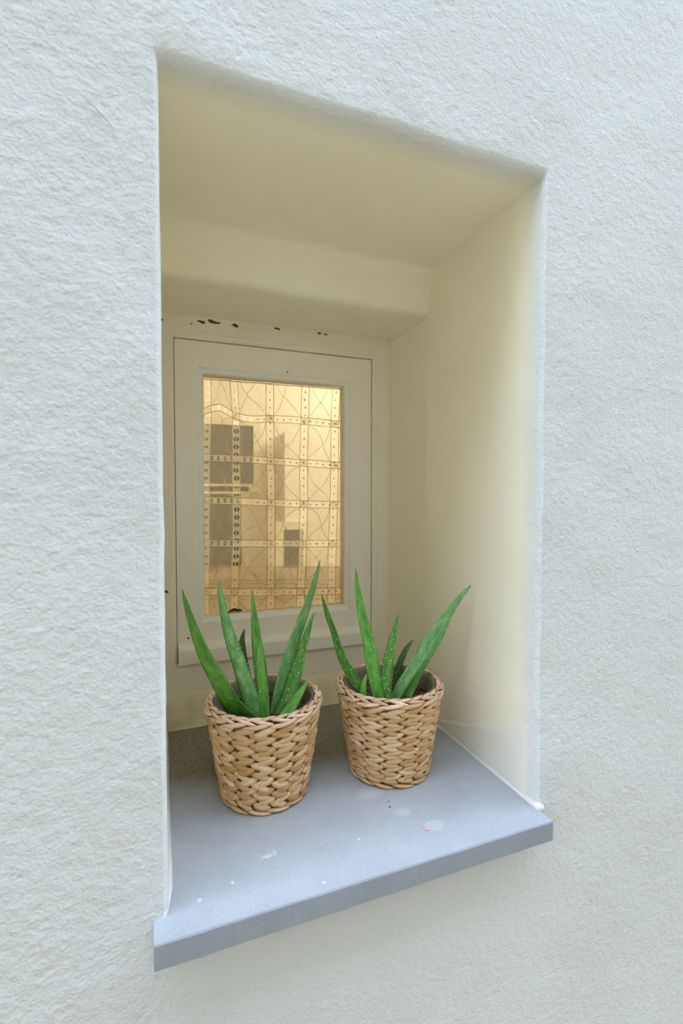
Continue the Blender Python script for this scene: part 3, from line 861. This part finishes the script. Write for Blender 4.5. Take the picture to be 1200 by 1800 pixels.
M_POT = plain('grey_plastic_pot', srgb(112, 106, 88), srgb(126, 120, 100), 15, 0.5, 30, .0002)
def soil_mat():
    k = N('potting_soil', 0.95); k.color(k.ramp(k.noise(260, 4, .7), [(.35, srgb(44, 28, 20)), (.5, srgb(78, 52, 40)), (.68, srgb(134, 106, 90))])); k.bump(k.noise(200, 4, .7), .003, 1); return k.m
M_SOIL = soil_mat()
M_BARK = plain('bark_bits', srgb(70, 44, 34), srgb(140, 110, 96), 120)
def plant(cx, cy, label, leaves, seed):
    org = (cx, cy, SILL+0.0085)
    p = empty('aloe_plant', org); tag(p, label, 'plant')
    n = 48; vs, fs = [], []
    H = H_B-0.0085
    prof = [(0.0, 0.0), (0.0, 0.046), (H-0.006, 0.0632), (H-0.006, 0.0652), (H-.0008, 0.0654), (H-.0008, 0.0636), (H-.008, .0622), (0.003, 0.0445), (0.003, 0)]
    for z, r in prof:
        for k in range(n): a = 2*pi*k/n; vs.append((max(r, 1e-5)*cos(a), max(r, 1e-5)*sin(a), z))
    for i in range(len(prof)-1):
        for k in range(n): fs.append((i*n+k, i*n+(k+1) % n, (i+1)*n+(k+1) % n, (i+1)*n+k))
    link('inner_pot', mesh('inner_pot', vs, fs), M_POT, p)['label'] = 'grey plastic inner pot'
    vs, fs = [], []; zs_ = SOIL-org[2]; rings_n = 10; vs.append((0, 0, zs_+.002))
    for i in range(1, rings_n+1):
        r = 0.0592*i/rings_n
        for k in range(n):
            a = 2*pi*k/n; x, y = r*cos(a), r*sin(a)
            vs.append((x, y, zs_+.0030*noise.noise(Vector((x*90+seed, y*90, 0)))+.0012*noise.noise(Vector((x*300, y*300, seed)))))
    for k in range(n): fs.append((0, 1+k, 1+(k+1) % n))
    for i in range(rings_n-1):
        for k in range(n): fs.append((1+i*n+k, 1+(i+1)*n+k, 1+(i+1)*n+(k+1) % n, 1+i*n+(k+1) % n))
    link('soil', mesh('soil', vs, fs), M_SOIL, p)
    rr = random.Random(seed); vs, fs = [], []
    for i in range(900):
        a, r = rr.random()*2*pi, 0.058*sqrt(rr.random()); s = rr.uniform(.0006, .0016)
        c = Vector((r*cos(a), r*sin(a), zs_+.0015+rr.random()*.002)); m3 = Matrix.Rotation(rr.random()*6, 3, 'Z') @ Matrix.Rotation(rr.random()*6, 3, 'X')
        b = len(vs)
        for q in ((2.2,0,0),(-2.2,0,0),(0,.8,0),(0,-.8,0),(0,0,.6),(0,0,-.6)): vs.append(c+m3 @ (Vector(q)*s))
        for f in ((0,2,4),(2,1,4),(1,3,4),(3,0,4),(2,0,5),(1,2,5),(3,1,5),(0,3,5)): fs.append(tuple(b+q for q in f))
    link('bark_bits', mesh('bark_bits', vs, fs), M_BARK, p, smooth=False)['kind'] = 'stuff'
    for i, (pts, ty, mat, kw) in enumerate(leaves): leaf(p, org, pts, ty, mat, seed=seed*20+i, **kw)
    return p
plant(*B1, 'aloe plant in the left basket, its tallest leaf leaning right before the lace', [
    ([(436,1262,34),(409,1235,34),(387,1195,33),(359,1145,25),(339,1095,16),(328,1062,10),(320,1036,2)], .600, M_LEAF, dict(roll=.85)),
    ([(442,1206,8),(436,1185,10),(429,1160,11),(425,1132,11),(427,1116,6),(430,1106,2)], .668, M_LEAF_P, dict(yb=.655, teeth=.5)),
    ([(462,1240,20),(460,1200,22),(455,1160,21),(450,1120,17),(446,1075,10),(443,1038,2)], .655, M_LEAF, dict(yb=.632, roll=-.1)),
    ([(466,1262,15),(464,1235,18),(461,1200,18),(457,1165,14),(456,1143,9),(457,1127,2)], .607, M_LEAF_L, dict(roll=.1, teeth=.8)),
    ([(480,1262,20),(489,1220,27),(502,1170,28),(518,1120,23),(536,1070,18),(552,1022,12),(562,985,2)], .630, M_LEAF_B, dict(roll=-.85, yb=.616)),
    ([(493,1260,26),(508,1225,28),(520,1185,23),(531,1145,17),(541,1110,12),(552,1076,2)], .622, M_LEAF_D, dict(roll=.25, yb=.607)),
    ([(449,1262,28),(437,1222,29),(421,1170,25),(404,1120,20),(392,1070,13),(387,1040,9),(386,1020,2)], .585, M_LEAF_B, dict(roll=pi+.2, teeth=1.5)),
    ([(497,1264,20),(512,1244,18),(525,1222,14),(535,1206,8),(542,1193,2)], .597, M_LEAF_L, dict(roll=.1, teeth=.5)),
], 3)
plant(*B2, 'aloe plant in the right basket, its longest leaf leaning toward the right wall', [
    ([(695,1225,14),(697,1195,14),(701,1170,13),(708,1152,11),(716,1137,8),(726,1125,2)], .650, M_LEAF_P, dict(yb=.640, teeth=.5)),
    ([(668,1240,18),(662,1215,23),(655,1175,27),(649,1137,25),(638,1090,19),(629,1045,12),(625,998,2)], .618, M_LEAF, dict(roll=-.2)),
    ([(655,1240,16),(640,1222,20),(621,1190,22),(603,1157,19),(587,1110,14),(575,1077,11),(565,1045,2)], .612, M_LEAF_D, dict(roll=.65)),
    ([(676,1240,20),(678,1205,23),(682,1165,21),(688,1135,17),(694,1107,11),(699,1080,2)], .600, M_LEAF_D, dict(roll=.1)),
    ([(706,1240,24),(720,1212,21),(735,1183,17),(757,1147,14),(776,1116,10),(791,1090,2)], .610, M_LEAF_L, dict(roll=.2, yb=.592, teeth=.5)),
    ([(688,1240,18),(704,1208,23),(725,1175,24),(752,1130,24),(780,1088,19),(804,1055,13),(827,1029,3)], .585, M_LEAF_B, dict(roll=-.3, yb=.589)),
    ([(639,1238,12),(638,1220,12),(639,1205,10),(641,1195,7),(644,1186,2)], .583, M_LEAF_L, dict(teeth=.5, yb=.583)),
], 8)
